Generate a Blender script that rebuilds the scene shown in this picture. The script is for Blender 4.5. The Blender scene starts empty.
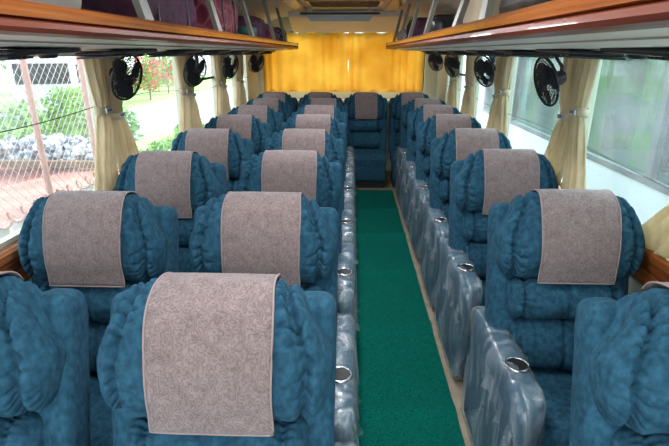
import bpy, bmesh, math, random
from mathutils import Vector, Matrix, noise
random.seed(7)
R = math.radians
SC = bpy.context.scene
COL = SC.collection

# ------------------------------------------------------------------ camera, sky, light
cam_d = bpy.data.cameras.new('camera'); cam = bpy.data.objects.new('camera', cam_d); COL.objects.link(cam)
cam.location = (0, 0, 1.70); cam.rotation_euler = (R(90 - 19.6), 0, R(2.08))
cam_d.sensor_width = 36; cam_d.lens = 480 / 669 * 36; cam_d.clip_start = 0.02; cam_d.clip_end = 300
SC.camera = cam

SC.view_settings.view_transform = 'Standard'; SC.view_settings.look = 'None'
SC.view_settings.gamma = 1.0; SC.view_settings.use_curve_mapping = False
SC.view_settings.exposure = 0.95
SC.cycles.use_denoising = True

w = bpy.data.worlds.new('overcast_sky'); SC.world = w; w.use_nodes = True
wn = w.node_tree.nodes; wl = w.node_tree.links
bg = wn['Background']
tc = wn.new('ShaderNodeTexCoord'); sx = wn.new('ShaderNodeSeparateXYZ'); cr = wn.new('ShaderNodeValToRGB')
wl.new(tc.outputs['Generated'], sx.inputs[0]); wl.new(sx.outputs['Z'], cr.inputs[0]); wl.new(cr.outputs[0], bg.inputs[0])
cr.color_ramp.elements[0].position = 0.0; cr.color_ramp.elements[0].color = (0.86, 0.93, 1.0, 1)
cr.color_ramp.elements[1].position = 0.6; cr.color_ramp.elements[1].color = (0.68, 0.86, 1.0, 1)
bg.inputs[1].default_value = 2.2

sd = bpy.data.lights.new('sun', 'SUN'); sd.energy = 3.2; sd.angle = R(25); sd.color = (1.0, 0.93, 0.82)
so = bpy.data.objects.new('sun', sd); COL.objects.link(so); so.rotation_euler = (R(-52), 0, R(-28))

# ------------------------------------------------------------------ materials
MATS = {}
def nmat(name, col=(.5, .5, .5), rough=.6, metal=0.0, spec=.5):
    m = bpy.data.materials.new(name); m.use_nodes = True
    b = m.node_tree.nodes['Principled BSDF']
    b.inputs['Base Color'].default_value = (*col, 1); b.inputs['Roughness'].default_value = rough
    b.inputs['Metallic'].default_value = metal; b.inputs['Specular IOR Level'].default_value = spec
    MATS[name] = m
    return m, m.node_tree.nodes, m.node_tree.links, b

def noise_col(m, b, c1, c2, scale=(8, 8, 8), p=(.35, .65), detail=6, coord='Object', bump=0, bscale=None, rot=None):
    n = m.node_tree.nodes; l = m.node_tree.links
    t = n.new('ShaderNodeTexCoord'); mp = n.new('ShaderNodeMapping'); mp.inputs['Scale'].default_value = scale
    if rot: mp.inputs['Rotation'].default_value = rot
    nz = n.new('ShaderNodeTexNoise'); nz.inputs['Scale'].default_value = 1; nz.inputs['Detail'].default_value = detail
    rp = n.new('ShaderNodeValToRGB')
    rp.color_ramp.elements[0].position = p[0]; rp.color_ramp.elements[0].color = (*c1, 1)
    rp.color_ramp.elements[1].position = p[1]; rp.color_ramp.elements[1].color = (*c2, 1)
    l.new(t.outputs[coord], mp.inputs[0]); l.new(mp.outputs[0], nz.inputs[0]); l.new(nz.outputs['Fac'], rp.inputs[0])
    l.new(rp.outputs[0], b.inputs['Base Color'])
    if bump:
        nb = n.new('ShaderNodeTexNoise'); nb.inputs['Scale'].default_value = bscale or 60; nb.inputs['Detail'].default_value = 4
        bp = n.new('ShaderNodeBump'); bp.inputs['Strength'].default_value = bump; bp.inputs['Distance'].default_value = .004
        l.new(t.outputs[coord], nb.inputs[0]); l.new(nb.outputs['Fac'], bp.inputs['Height']); l.new(bp.outputs[0], b.inputs['Normal'])
    return rp

# blue crushed velvet
m, n, l, b = nmat('blue_velvet', rough=.85, spec=.08)
noise_col(m, b, (.017, .060, .098), (.034, .112, .175), (55, 55, 40), (.34, .66), 8, bump=.3, bscale=160)
b.inputs['Sheen Weight'].default_value = .05; b.inputs['Sheen Roughness'].default_value = .45
b.inputs['Sheen Tint'].default_value = (.45, .72, 1, 1)

# mauve embossed cloth
m, n, l, b = nmat('mauve_cloth', rough=.8, spec=.25)
t = n.new('ShaderNodeTexCoord')
nz = n.new('ShaderNodeTexNoise'); nz.inputs['Scale'].default_value = 38; nz.inputs['Detail'].default_value = 5
wv = n.new('ShaderNodeTexWave'); wv.inputs['Scale'].default_value = 20; wv.inputs['Distortion'].default_value = 26; wv.inputs['Detail'].default_value = 4; wv.inputs['Detail Scale'].default_value = 1.9
rp = n.new('ShaderNodeValToRGB'); rp.color_ramp.elements[0].position = .1; rp.color_ramp.elements[0].color = (.15, .100, .096, 1)
rp.color_ramp.elements[1].position = .8; rp.color_ramp.elements[1].color = (.355, .265, .252, 1)
mx = n.new('ShaderNodeMath'); mx.operation = 'MULTIPLY_ADD'; mx.inputs[1].default_value = .34
l.new(t.outputs['Object'], nz.inputs[0]); l.new(t.outputs['Object'], wv.inputs[0])
l.new(wv.outputs['Fac'], mx.inputs[0]); 
m2 = n.new('ShaderNodeMath'); m2.operation = 'MULTIPLY'; m2.inputs[1].default_value = .62
l.new(nz.outputs['Fac'], m2.inputs[0]); l.new(m2.outputs[0], mx.inputs[2])
l.new(mx.outputs[0], rp.inputs[0]); l.new(rp.outputs[0], b.inputs['Base Color'])
bp = n.new('ShaderNodeBump'); bp.inputs['Strength'].default_value = .6; bp.inputs['Distance'].default_value = .0025
l.new(wv.outputs['Fac'], bp.inputs['Height']); l.new(bp.outputs[0], b.inputs['Normal'])
b.inputs['Sheen Weight'].default_value = .35; b.inputs['Sheen Tint'].default_value = (.8, .9, 1, 1)
nmat('mauve_hem', (.34, .25, .24), .8)

# clear wrapping film
def film(name, lo, hi, tint=(.85, .92, .96), scale=9, rough=.22):
    m = bpy.data.materials.new(name); m.use_nodes = True; MATS[name] = m
    n = m.node_tree.nodes; l = m.node_tree.links; n.remove(n['Principled BSDF'])
    out = n['Material Output']
    tr = n.new('ShaderNodeBsdfTransparent'); tr.inputs[0].default_value = (.95, .97, .98, 1)
    gl = n.new('ShaderNodeBsdfGlossy'); gl.inputs['Roughness'].default_value = rough
    df = n.new('ShaderNodeBsdfDiffuse'); df.inputs[0].default_value = (*tint, 1)
    a = n.new('ShaderNodeMixShader'); a.inputs[0].default_value = .6
    l.new(gl.outputs[0], a.inputs[1]); l.new(df.outputs[0], a.inputs[2])
    t = n.new('ShaderNodeTexCoord'); mp = n.new('ShaderNodeMapping'); mp.inputs['Scale'].default_value = (scale, scale, scale * .22)
    nz = n.new('ShaderNodeTexNoise'); nz.inputs['Scale'].default_value = 1; nz.inputs['Detail'].default_value = 5; nz.inputs['Distortion'].default_value = 1.8
    mr = n.new('ShaderNodeMapRange'); mr.inputs[1].default_value = .45; mr.inputs[2].default_value = .66
    mr.inputs[3].default_value = lo; mr.inputs[4].default_value = hi
    bp = n.new('ShaderNodeBump'); bp.inputs['Strength'].default_value = .8; bp.inputs['Distance'].default_value = .012
    l.new(t.outputs['Object'], mp.inputs[0]); l.new(mp.outputs[0], nz.inputs[0]); l.new(nz.outputs['Fac'], mr.inputs[0])
    l.new(nz.outputs['Fac'], bp.inputs['Height']); l.new(bp.outputs[0], gl.inputs['Normal']); l.new(bp.outputs[0], df.inputs['Normal'])
    f = n.new('ShaderNodeMixShader'); l.new(mr.outputs[0], f.inputs[0]); l.new(tr.outputs[0], f.inputs[1]); l.new(a.outputs[0], f.inputs[2])
    l.new(f.outputs[0], out.inputs[0])
    return m
film('plastic_film', .13, .50, (.70, .79, .86), 8, .25)

# window glass: see-through with a film of dirt / rain
def glass(name, lo, hi, tint, gloss=.06, scale=3.0, drops=False):
    m = bpy.data.materials.new(name); m.use_nodes = True; MATS[name] = m
    n = m.node_tree.nodes; l = m.node_tree.links; n.remove(n['Principled BSDF']); out = n['Material Output']
    tr = n.new('ShaderNodeBsdfTransparent'); tr.inputs[0].default_value = (*tint, 1)
    gl = n.new('ShaderNodeBsdfGlossy'); gl.inputs['Roughness'].default_value = .03
    tl = n.new('ShaderNodeBsdfTranslucent'); tl.inputs[0].default_value = (.92, .97, 1, 1)
    t = n.new('ShaderNodeTexCoord'); nz = n.new('ShaderNodeTexNoise'); nz.inputs['Scale'].default_value = scale; nz.inputs['Detail'].default_value = 6
    mr = n.new('ShaderNodeMapRange'); mr.inputs[1].default_value = .35; mr.inputs[2].default_value = .7; mr.inputs[3].default_value = lo; mr.inputs[4].default_value = hi
    l.new(t.outputs['Object'], nz.inputs[0]); l.new(nz.outputs['Fac'], mr.inputs[0])
    fac = mr.outputs[0]
    if drops:
        v = n.new('ShaderNodeTexVoronoi'); v.inputs['Scale'].default_value = 70
        lt = n.new('ShaderNodeMath'); lt.operation = 'LESS_THAN'; lt.inputs[1].default_value = .22
        ml = n.new('ShaderNodeMath'); ml.operation = 'MULTIPLY_ADD'; ml.inputs[1].default_value = .12
        l.new(t.outputs['Object'], v.inputs[0]); l.new(v.outputs['Distance'], lt.inputs[0]); l.new(lt.outputs[0], ml.inputs[0]); l.new(fac, ml.inputs[2])
        fac = ml.outputs[0]
    a = n.new('ShaderNodeMixShader'); l.new(fac, a.inputs[0]); l.new(tr.outputs[0], a.inputs[1]); l.new(tl.outputs[0], a.inputs[2])
    f = n.new('ShaderNodeMixShader'); f.inputs[0].default_value = gloss; l.new(a.outputs[0], f.inputs[1]); l.new(gl.outputs[0], f.inputs[2])
    l.new(f.outputs[0], out.inputs[0])
glass('clear_glass', .02, .08, (.97, .99, .97), .05)
glass('rainy_glass', .03, .15, (.92, .99, .97), .05, 2.0, True)
glass('coach_glass', .02, .06, (.50, .70, .64), .07, 1.0)

def cloth(name, c1, c2, trans, scale=(30, 30, 3)):
    m = bpy.data.materials.new(name); m.use_nodes = True; MATS[name] = m
    n = m.node_tree.nodes; l = m.node_tree.links; b = n['Principled BSDF']; out = n['Material Output']
    b.inputs['Roughness'].default_value = .7
    rp = noise_col(m, b, c1, c2, scale, (.3, .7), 4)
    tl = n.new('ShaderNodeBsdfTranslucent'); l.new(rp.outputs[0], tl.inputs[0])
    f = n.new('ShaderNodeMixShader'); f.inputs[0].default_value = trans
    l.new(b.outputs[0], f.inputs[1]); l.new(tl.outputs[0], f.inputs[2]); l.new(f.outputs[0], out.inputs[0])
cloth('beige_curtain', (.68, .56, .36), (.88, .77, .54), .4)
cloth('beige_band', (.68, .60, .40), (.78, .70, .50), .2)
cloth('yellow_curtain', (.78, .48, .09), (.95, .70, .22), .55, (3, 3, 3))

# varnished wood, grain along Y
m, n, l, b = nmat('varnished_wood', rough=.22, spec=.6)
noise_col(m, b, (.20, .045, .012), (.50, .16, .035), (60, 1.6, 60), (.3, .7), 5)
b.inputs['Coat Weight'].default_value = .5; b.inputs['Coat Roughness'].default_value = .12
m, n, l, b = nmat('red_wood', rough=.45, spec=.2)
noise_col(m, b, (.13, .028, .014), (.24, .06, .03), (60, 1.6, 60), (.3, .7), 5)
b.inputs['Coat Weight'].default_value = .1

m, n, l, b = nmat('cream_panel', rough=.45); noise_col(m, b, (.82, .80, .73), (.87, .85, .78), (3, 3, 3))
m, n, l, b = nmat('grey_panel', rough=.5); noise_col(m, b, (.28, .28, .25), (.36, .35, .31), (3, 3, 3))
m, n, l, b = nmat('strut_paint', rough=.4); noise_col(m, b, (.15, .15, .12), (.20, .20, .16), (5, 5, 5))
nmat('wall_cream', (.66, .66, .52), .5)
m, n, l, b = nmat('black_plastic', rough=.4); noise_col(m, b, (.010, .012, .016), (.022, .025, .032), (20, 20, 20))
nmat('dark_slot', (.004, .004, .005), .5)
nmat('black_rubber', (.012, .012, .013), .6)
nmat('grey_frame', (.05, .06, .07), .4)
nmat('chrome', (.62, .64, .66), .22, 1.0)
nmat('dark_metal', (.06, .06, .065), .35, .8)
m, n, l, b = nmat('green_carpet', rough=.95, spec=.1)
noise_col(m, b, (.000, .070, .052), (.002, .185, .137), (140, 140, 140), (.3, .7), 3, bump=1.0, bscale=240)
m, n, l, b = nmat('beige_floor', rough=.6); noise_col(m, b, (.34, .27, .19), (.44, .36, .26), (10, 10, 10))
m, n, l, b = nmat('maroon_quilt', rough=.8)
t = n.new('ShaderNodeTexCoord'); v = n.new('ShaderNodeTexVoronoi'); v.feature = 'DISTANCE_TO_EDGE'; v.inputs['Scale'].default_value = 11
rp = n.new('ShaderNodeValToRGB'); rp.color_ramp.elements[0].position = .03; rp.color_ramp.elements[0].color = (.27, .07, .10, 1)
rp.color_ramp.elements[1].position = .12; rp.color_ramp.elements[1].color = (.14, .012, .028, 1)
l.new(t.outputs['Object'], v.inputs[0]); l.new(v.outputs['Distance'], rp.inputs[0]); l.new(rp.outputs[0], b.inputs['Base Color'])
m, n, l, b = nmat('plum_quilt', rough=.85); noise_col(m, b, (.030, .010, .030), (.09, .022, .055), (14, 14, 14))
m, n, l, b = nmat('print_cloth', rough=.85); noise_col(m, b, (.02, .02, .08), (.42, .40, .55), (45, 45, 45), (.45, .6))
m, n, l, b = nmat('white_print', rough=.85); noise_col(m, b, (.10, .14, .35), (.65, .68, .75), (50, 50, 50), (.42, .55))
m, n, l, b = nmat('green_cloth', rough=.8); noise_col(m, b, (.008, .05, .04), (.02, .10, .08), (14, 14, 14))
m, n, l, b = nmat('cardboard', rough=.8); noise_col(m, b, (.46, .40, .28), (.56, .49, .36), (6, 6, 6))
m, n, l, b = nmat('blue_reflection', rough=.3); noise_col(m, b, (.22, .46, .80), (.32, .56, .88), (4, 4, 4))  # blue reflection put into the hatch panel's colour
m, n, l, b = nmat('brown_grille', rough=.6); noise_col(m, b, (.08, .045, .03), (.14, .08, .05), (30, 30, 30))
# outside
m, n, l, b = nmat('red_soil', rough=.95); noise_col(m, b, (.46, .13, .10), (.58, .24, .19), (1.4, 1.4, 1.4))
m, n, l, b = nmat('grass', rough=.95); noise_col(m, b, (.22, .42, .10), (.42, .62, .20), (3, 3, 3), bump=.5)
m, n, l, b = nmat('asphalt', rough=.85); noise_col(m, b, (.22, .225, .23), (.29, .295, .30), (3, 3, 3))
m, n, l, b = nmat('concrete', rough=.9); noise_col(m, b, (.34, .34, .31), (.50, .49, .45), (6, 6, 6), bump=.5)
m, n, l, b = nmat('rocks', rough=.9); noise_col(m, b, (.12, .13, .17), (.62, .62, .66), (7, 7, 7), (.42, .58))
nmat('fence_wire', (.46, .42, .40), .5, .3)
m, n, l, b = nmat('pink_post', rough=.6); noise_col(m, b, (.50, .27, .23), (.60, .36, .31), (6, 6, 6))
m, n, l, b = nmat('white_paint', rough=.25); noise_col(m, b, (.66, .69, .74), (.72, .75, .80), (1, 1, 1))
nmat('red_paint', (.55, .06, .05), .3)
m, n, l, b = nmat('leaf_green', rough=.7); noise_col(m, b, (.10, .28, .03), (.32, .52, .10), (2, 2, 2))
m, n, l, b = nmat('leaf_dark', rough=.7); noise_col(m, b, (.06, .20, .04), (.20, .38, .10), (2, 2, 2))
nmat('flower_red', (.75, .10, .10), .7)
nmat('bark', (.16, .10, .06), .9)
nmat('tyre', (.02, .02, .02), .9)
m, n, l, b = nmat('tint_glass', rough=.08, spec=.7); noise_col(m, b, (.07, .20, .20), (.20, .40, .36), (1.0, 1.6, .9), (.35, .65))
cloth('green_curtain', (.42, .52, .16), (.62, .70, .30), .2)

# ------------------------------------------------------------------ mesh helpers
def link(name, verts, faces, mat, parent=None, smooth=False, loc=None):
    me = bpy.data.meshes.new(name); me.from_pydata([tuple(v) for v in verts], [], faces); me.update()
    if smooth:
        me.polygons.foreach_set('use_smooth', [True] * len(me.polygons))
    me.materials.append(MATS[mat])
    o = bpy.data.objects.new(name, me); COL.objects.link(o)
    if parent: o.parent = parent
    if loc: o.location = loc
    return o
class MB:
    def __init__(s): s.v = []; s.f = []
    def add(s, v, f):
        k = len(s.v); s.v += [tuple(p) for p in v]; s.f += [tuple(i + k for i in q) for q in f]; return s
    def box(s, x0, x1, y0, y1, z0, z1):
        v = [(x, y, z) for x in (x0, x1) for y in (y0, y1) for z in (z0, z1)]
        return s.add(v, [(0, 1, 3, 2), (4, 6, 7, 5), (0, 4, 5, 1), (2, 3, 7, 6), (0, 2, 6, 4), (1, 5, 7, 3)])
    def tube(s, pts, r, n=8, cap=True, closed=False):
        pts = [Vector(p) for p in pts]; v = []; f = []; N = len(pts)
        for i, p in enumerate(pts):
            if closed: d = pts[(i + 1) % N] - pts[i - 1]
            else: d = pts[min(i + 1, N - 1)] - pts[max(i - 1, 0)]
            d.normalize(); up = Vector((0, 0, 1)) if abs(d.z) < .95 else Vector((1, 0, 0))
            a = d.cross(up).normalized(); c = d.cross(a)
            rr = r[i] if isinstance(r, (list, tuple)) else r
            for k in range(n):
                t = 2 * math.pi * k / n; v.append(p + a * math.cos(t) * rr + c * math.sin(t) * rr)
        for i in range(N if closed else N - 1):
            j = (i + 1) % N
            for k in range(n): f.append((i * n + k, i * n + (k + 1) % n, j * n + (k + 1) % n, j * n + k))
        if cap and not closed:
            f.append(tuple(range(n))[::-1]); f.append(tuple((N - 1) * n + k for k in range(n)))
        return s.add(v, f)
    def lathe(s, prof, n=24, M=Matrix()):
        v = []; f = []; K = len(prof)
        for i in range(n):
            t = 2 * math.pi * i / n
            for (r, z) in prof: v.append(M @ Vector((r * math.cos(t), r * math.sin(t), z)))
        for i in range(n):
            j = (i + 1) % n
            for k in range(K - 1): f.append((i * K + k, j * K + k, j * K + k + 1, i * K + k + 1))
        return s.add(v, f)
    def prism(s, poly, y0, y1):     # polygon in (x, z), extruded along y
        n = len(poly); v = [(x, y0, z) for x, z in poly] + [(x, y1, z) for x, z in poly]
        f = [(i, (i + 1) % n, n + (i + 1) % n, n + i) for i in range(n)] + [tuple(range(n))[::-1], tuple(range(n, 2 * n))]
        return s.add(v, f)
    def build(s, name, mat, parent=None, smooth=False): return link(name, s.v, s.f, mat, parent, smooth)

def rbox(c, size, r, step=.02, disp=None, M=None):
    """rounded, finely divided box; disp(p, n) -> offset along n"""
    hx, hy, hz = [a / 2 for a in size]; r = min(r, hx, hy, hz); h = (hx, hy, hz)
    vid = {}; V = []; F = []
    def axis(a):
        k = max(2, int(round(2 * h[a] / step))); L = [-h[a] + 2 * h[a] * i / k for i in range(k + 1)]
        return L
    A = [axis(0), axis(1), axis(2)]
    def vert(i, j, k):
        key = (i, j, k)
        if key in vid: return vid[key]
        p = Vector((A[0][i], A[1][j], A[2][k])); q = Vector([max(-h[a] + r, min(h[a] - r, p[a])) for a in range(3)])
        d = p - q
        if d.length > 1e-9: d.normalize()
        p2 = q + d * r
        if disp: p2 = p2 + d * disp(p2, d)
        p2 = p2 + Vector(c)
        if M: p2 = M(p2)
        vid[key] = len(V); V.append(p2); return vid[key]
    n = [len(a) - 1 for a in A]
    for a in range(3):
        b_, c_ = (a + 1) % 3, (a + 2) % 3
        for side in (0, n[a]):
            for i in range(n[b_]):
                for j in range(n[c_]):
                    q = []
                    for (di, dj) in ((0, 0), (1, 0), (1, 1), (0, 1)):
                        idx = [0, 0, 0]; idx[a] = side; idx[b_] = i + di; idx[c_] = j + dj
                        q.append(vert(*idx))
                    F.append(tuple(q if side else q[::-1]))
    return V, F
def rb(name, c, size, r, mat, parent=None, step=.02, disp=None, M=None):
    V, F = rbox(c, size, r, step, disp, M); return link(name, V, F, mat, parent, True)
def tag(o, label=None, cat=None, group=None, kind=None):
    if label: o['label'] = label
    if cat: o['category'] = cat
    if group: o['group'] = group
    if kind: o['kind'] = kind
    return o
def empty(name, loc=(0, 0, 0), rz=0):
    o = bpy.data.objects.new(name, None); COL.objects.link(o); o.location = loc; o.rotation_euler = (0, 0, rz); o.empty_display_size = .1
    return o
def struct(o): o['kind'] = 'structure'; return o
def kids(o, M): return M.get(o.name, [])
def copy_tree(o, parent=None):
    c = o.copy(); COL.objects.link(c); c.parent = parent
    for ch in list(o.children): copy_tree(ch, c)
    return c

# ------------------------------------------------------------------ dimensions
XL, XR = -1.36, 1.20           # inner side walls
Y0, Y1 = -1.7, 7.16            # front opening, rear wall
ZS, ZT = .97, 1.70             # window sill, window top
CE = 2.20

# floor, carpet
struct(MB().box(XL - .05, XR + .05, Y0, Y1 + .05, -.06, 0).build('floor', 'beige_floor'))
V = []; F = []; nx, ny = 14, 260
for j in range(ny + 1):
    y = -1.2 + (6.03 + 1.2) * j / ny
    for i in range(nx + 1):
        x = .012 + .522 * i / nx
        rip = 0
        for yc, am in ((1.95, .010), (2.75, .012), (3.55, .009), (4.4, .012), (5.2, .01), (1.2, .006)):
            rip += am * math.exp(-((y - yc - .05 * (x - .25)) / .05) ** 2)
        V.append((x, y, .012 + rip * 1.6 + .002 * noise.noise((x * 9, y * 5, 0))))
for j in range(ny):
    for i in range(nx): a = j * (nx + 1) + i; F.append((a, a + 1, a + nx + 2, a + nx + 1))
base = len(V); V += [(.012, -1.2, 0.001), (.534, -1.2, 0.001), (.534, 6.03, 0.001), (.012, 6.03, 0.001)]
F.append((base + 3, base + 2, base + 1, base))
tag(link('aisle_carpet', V, F, 'green_carpet', smooth=True), 'long green loop-pile carpet runner laid along the bus aisle', 'carpet')

# side walls
def wall(side):
    s = -1 if side == 'left' else 1; X = XL if s < 0 else XR
    a, b = sorted((X, X + s * .05))
    w = MB(); w.box(a, b, Y0, Y1, 0, ZS - .04)                       # below the sill
    w.box(a, b, Y0, Y1, ZT, 1.98)
    w.box(a, b, 6.45, Y1, ZS - .04, ZT)
    o = struct(w.build('wall_' + side, 'wall_cream'))
    # sill trim (stepped varnished wood)
    t = MB(); x = lambda d: X - s * d
    poly = [(x(-.05), .91), (x(-.05), .975), (x(.03), .975), (x(.045), .965), (x(.05), .94), (x(.035), .93), (x(.035), .89), (x(.028), .88), (x(.028), .82), (x(0.001), .82), (x(0.001), .91)]
    t.prism(poly, Y0, 6.45)
    struct(t.build('trim_1' if s < 0 else 'trim_2', 'varnished_wood'))
    return o
wall('left'); wall('right')
PIL = [1.38, 2.63, 3.93, 4.98, 5.80]
edges = [Y0] + PIL + [6.45]
num = 1
for s, X in ((-1, XL), (1, XR)):
    a, b = sorted((X, X + s * .05))
    for i in range(len(edges) - 1):
        y0, y1 = edges[i] + (.035 if i else .0), edges[i + 1] - (.035 if i < len(edges) - 2 else 0)
        f = MB(); z0, z1 = ZS + .005, ZT
        t = .02
        f.box(a + .01, b - .005, y0, y0 + t, z0, z1); f.box(a + .01, b - .005, y1 - t, y1, z0, z1)
        f.box(a + .01, b - .005, y0 + t, y1 - t, z0, z0 + t); f.box(a + .01, b - .005, y0 + t, y1 - t, z1 - t, z1)
        fo = struct(f.build('window_%d' % num, 'wall_cream')); num += 1
        if i in (3, 4) or (s > 0 and i == 2 and False):
            k = MB(); ym = y0 + (y1 - y0) * .1; k.box(a + .008, b - .012, y0 + t, y1 - t, 1.455, 1.475); k.box(a + .008, b - .012, (y0 + y1) / 2 - .01, (y0 + y1) / 2 + .01, 1.475, z1 - t)
            k.build('slider_frame', 'black_rubber', fo)
        xg = X + s * .03
        g = MB().box(xg - .003, xg + .003, y0 + t, y1 - t, z0 + t, z1 - t).build('glass_pane', 'clear_glass' if s < 0 else 'rainy_glass', fo)
    # window pillars
    for y in PIL:
        struct(MB().box(a, b, y - .034, y + .034, ZS + .006, ZT).build('trim_%d' % (num + 20), 'wall_cream')); num += 0
# rear wall with its window opening
rw = MB(); a, b = Y1, Y1 + .05
rw.box(XL - .05, XR + .05, a, b, 0, 1.16); rw.box(XL - .05, XR + .05, a, b, 1.98, 2.26)
rw.box(XL - .05, -1.22, a, b, 1.16, 1.98); rw.box(1.02, XR + .05, a, b, 1.16, 1.98)
struct(rw.build('wall_back', 'wall_cream'))
g = struct(MB().box(-1.215, 1.015, a + .01, a + .03, 1.165, 1.185).box(-1.215, 1.015, a + .01, a + .03, 1.955, 1.975).box(-1.215, -1.195, a + .01, a + .03, 1.185, 1.955).box(.995, 1.015, a + .01, a + .03, 1.185, 1.955).build('window_20', 'black_rubber'))
MB().box(-1.195, .995, a + .017, a + .023, 1.185, 1.955).build('glass_pane', 'clear_glass', g)
# rear parcel shelf
struct(MB().box(XL, XR, 6.93, Y1 - .002, 1.03, 1.06).build('trim_30', 'cream_panel'))

# ceiling: vault with coves
C = []
prof = [(XL - .05, 1.98), (XL + .10, 2.06), (XL + .28, 2.13), (-.80, 2.18), (-.5, CE), (.3, CE), (.62, 2.18), (XR - .26, 2.13), (XR - .10, 2.06), (XR + .05, 1.98)]
poly = prof + [(x, z + .05) for x, z in prof[::-1]]
struct(MB().prism(poly, Y0, Y1 + .05).build('ceiling', 'cream_panel'))
# sloped header over the back window
struct(MB().add([(-.82, 7.14, 1.96), (.66, 7.14, 1.96), (.66, 7.14, 2.19), (-.82, 7.14, 2.19), (-.82, 6.55, 2.12), (.66, 6.55, 2.12), (.66, 6.55, 2.19), (-.82, 6.55, 2.19), (-.82, 7.05, 1.96), (.66, 7.05, 1.96)],
      [(0, 1, 2, 3), (4, 7, 6, 5), (8, 4, 5, 9), (0, 8, 9, 1), (3, 2, 6, 7), (0, 3, 7, 4, 8), (1, 9, 5, 6, 2)]).build('trim_31', 'cream_panel'))

# ceiling pieces
hatch = tag(empty('roof_hatch', (-.16, 6.15, 2.2)), 'roof hatch with dark rim and panel painted with a blue reflection near the back window', 'hatch')
rb('rim', (0, -.02, -.075), (.94, .10, .022), .01, 'black_plastic', hatch, .03)
o = MB().add([(-.41, -.03, -.086), (.41, -.03, -.086), (.35, .12, -.15), (-.35, .12, -.15), (-.41, .0, -.06), (.41, .0, -.06), (.35, .16, -.13), (-.35, .16, -.13)],
      [(0, 1, 2, 3), (4, 7, 6, 5), (0, 4, 5, 1), (1, 5, 6, 2), (2, 6, 7, 3), (3, 7, 4, 0)]).build('panel', 'blue_reflection', hatch)
m_ = MB()
for x in (-.36, .36): m_.box(x - .02, x + .02, 0.0, .1, -.07, -.001)
m_.build('bracket', 'cream_panel', hatch)
gr = tag(empty('air_grille', (-.09, 5.45, 2.2)), 'dark brown slatted air return grille on the ceiling', 'grille')
MB().box(-.36, .36, -.36, .30, -.012, -.001).build('backing', 'dark_slot', gr)
m_ = MB()
for i in range(22):
    y = -.34 + i * .029; m_.box(-.34, .34, y, y + .014, -.03, -.010)
m_.build('slats', 'brown_grille', gr)['kind'] = 'stuff'
MB().box(-.39, -.35, -.38, .32, -.035, -.001).box(.35, .39, -.38, .32, -.035, -.001).box(-.35, .35, -.38, -.35, -.035, -.001).box(-.35, .35, .29, .32, -.035, -.001).build('frame', 'varnished_wood', gr)
for s in (-1, 1):
    tag(MB().prism([(-.09 + s * .46, 2.165), (-.09 + s * .60, 2.165), (-.09 + s * .60, 2.185), (-.09 + s * .46, 2.198)], 1.0, 6.4).build('ceiling_strip', 'varnished_wood'),
        'varnished strip along the ceiling on the %s side of the brown grille' % ('left' if s < 0 else 'right'), 'ceiling strip')
# fill lamps added above the aisle, out of view, to brighten the cabin
for i, y in enumerate((-.6, 1.1, 2.8, 4.3)):
    lm = tag(empty('fill_lamp', (-.09, y, 2.198)), 'long frosted fill lamp added over the aisle, %s from the front' % ('first', 'second', 'third', 'fourth')[i], 'lamp', 'added fill lamps')
    rb('housing', (0, 0, -.012), (.16, .72, .022), .008, 'white_paint', lm, .04)
    if 'fill_glow' not in MATS:
        mm = bpy.data.materials.new('fill_glow'); mm.use_nodes = True; MATS['fill_glow'] = mm
        bb = mm.node_tree.nodes['Principled BSDF']; bb.inputs['Emission Color'].default_value = (.9, .95, 1, 1); bb.inputs['Emission Strength'].default_value = 2
    MB().box(-.06, .06, -.33, .33, -.03, -.0235).build('diffuser', 'fill_glow', lm)
    ld = bpy.data.lights.new('fill_light', 'AREA'); ld.shape = 'RECTANGLE'; ld.size = .12; ld.size_y = .66; ld.energy = 7.5; ld.color = (.92, .96, 1)
    lo = bpy.data.objects.new('fill_light', ld); COL.objects.link(lo); lo.parent = lm; lo.location = (0, 0, -.034)

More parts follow.
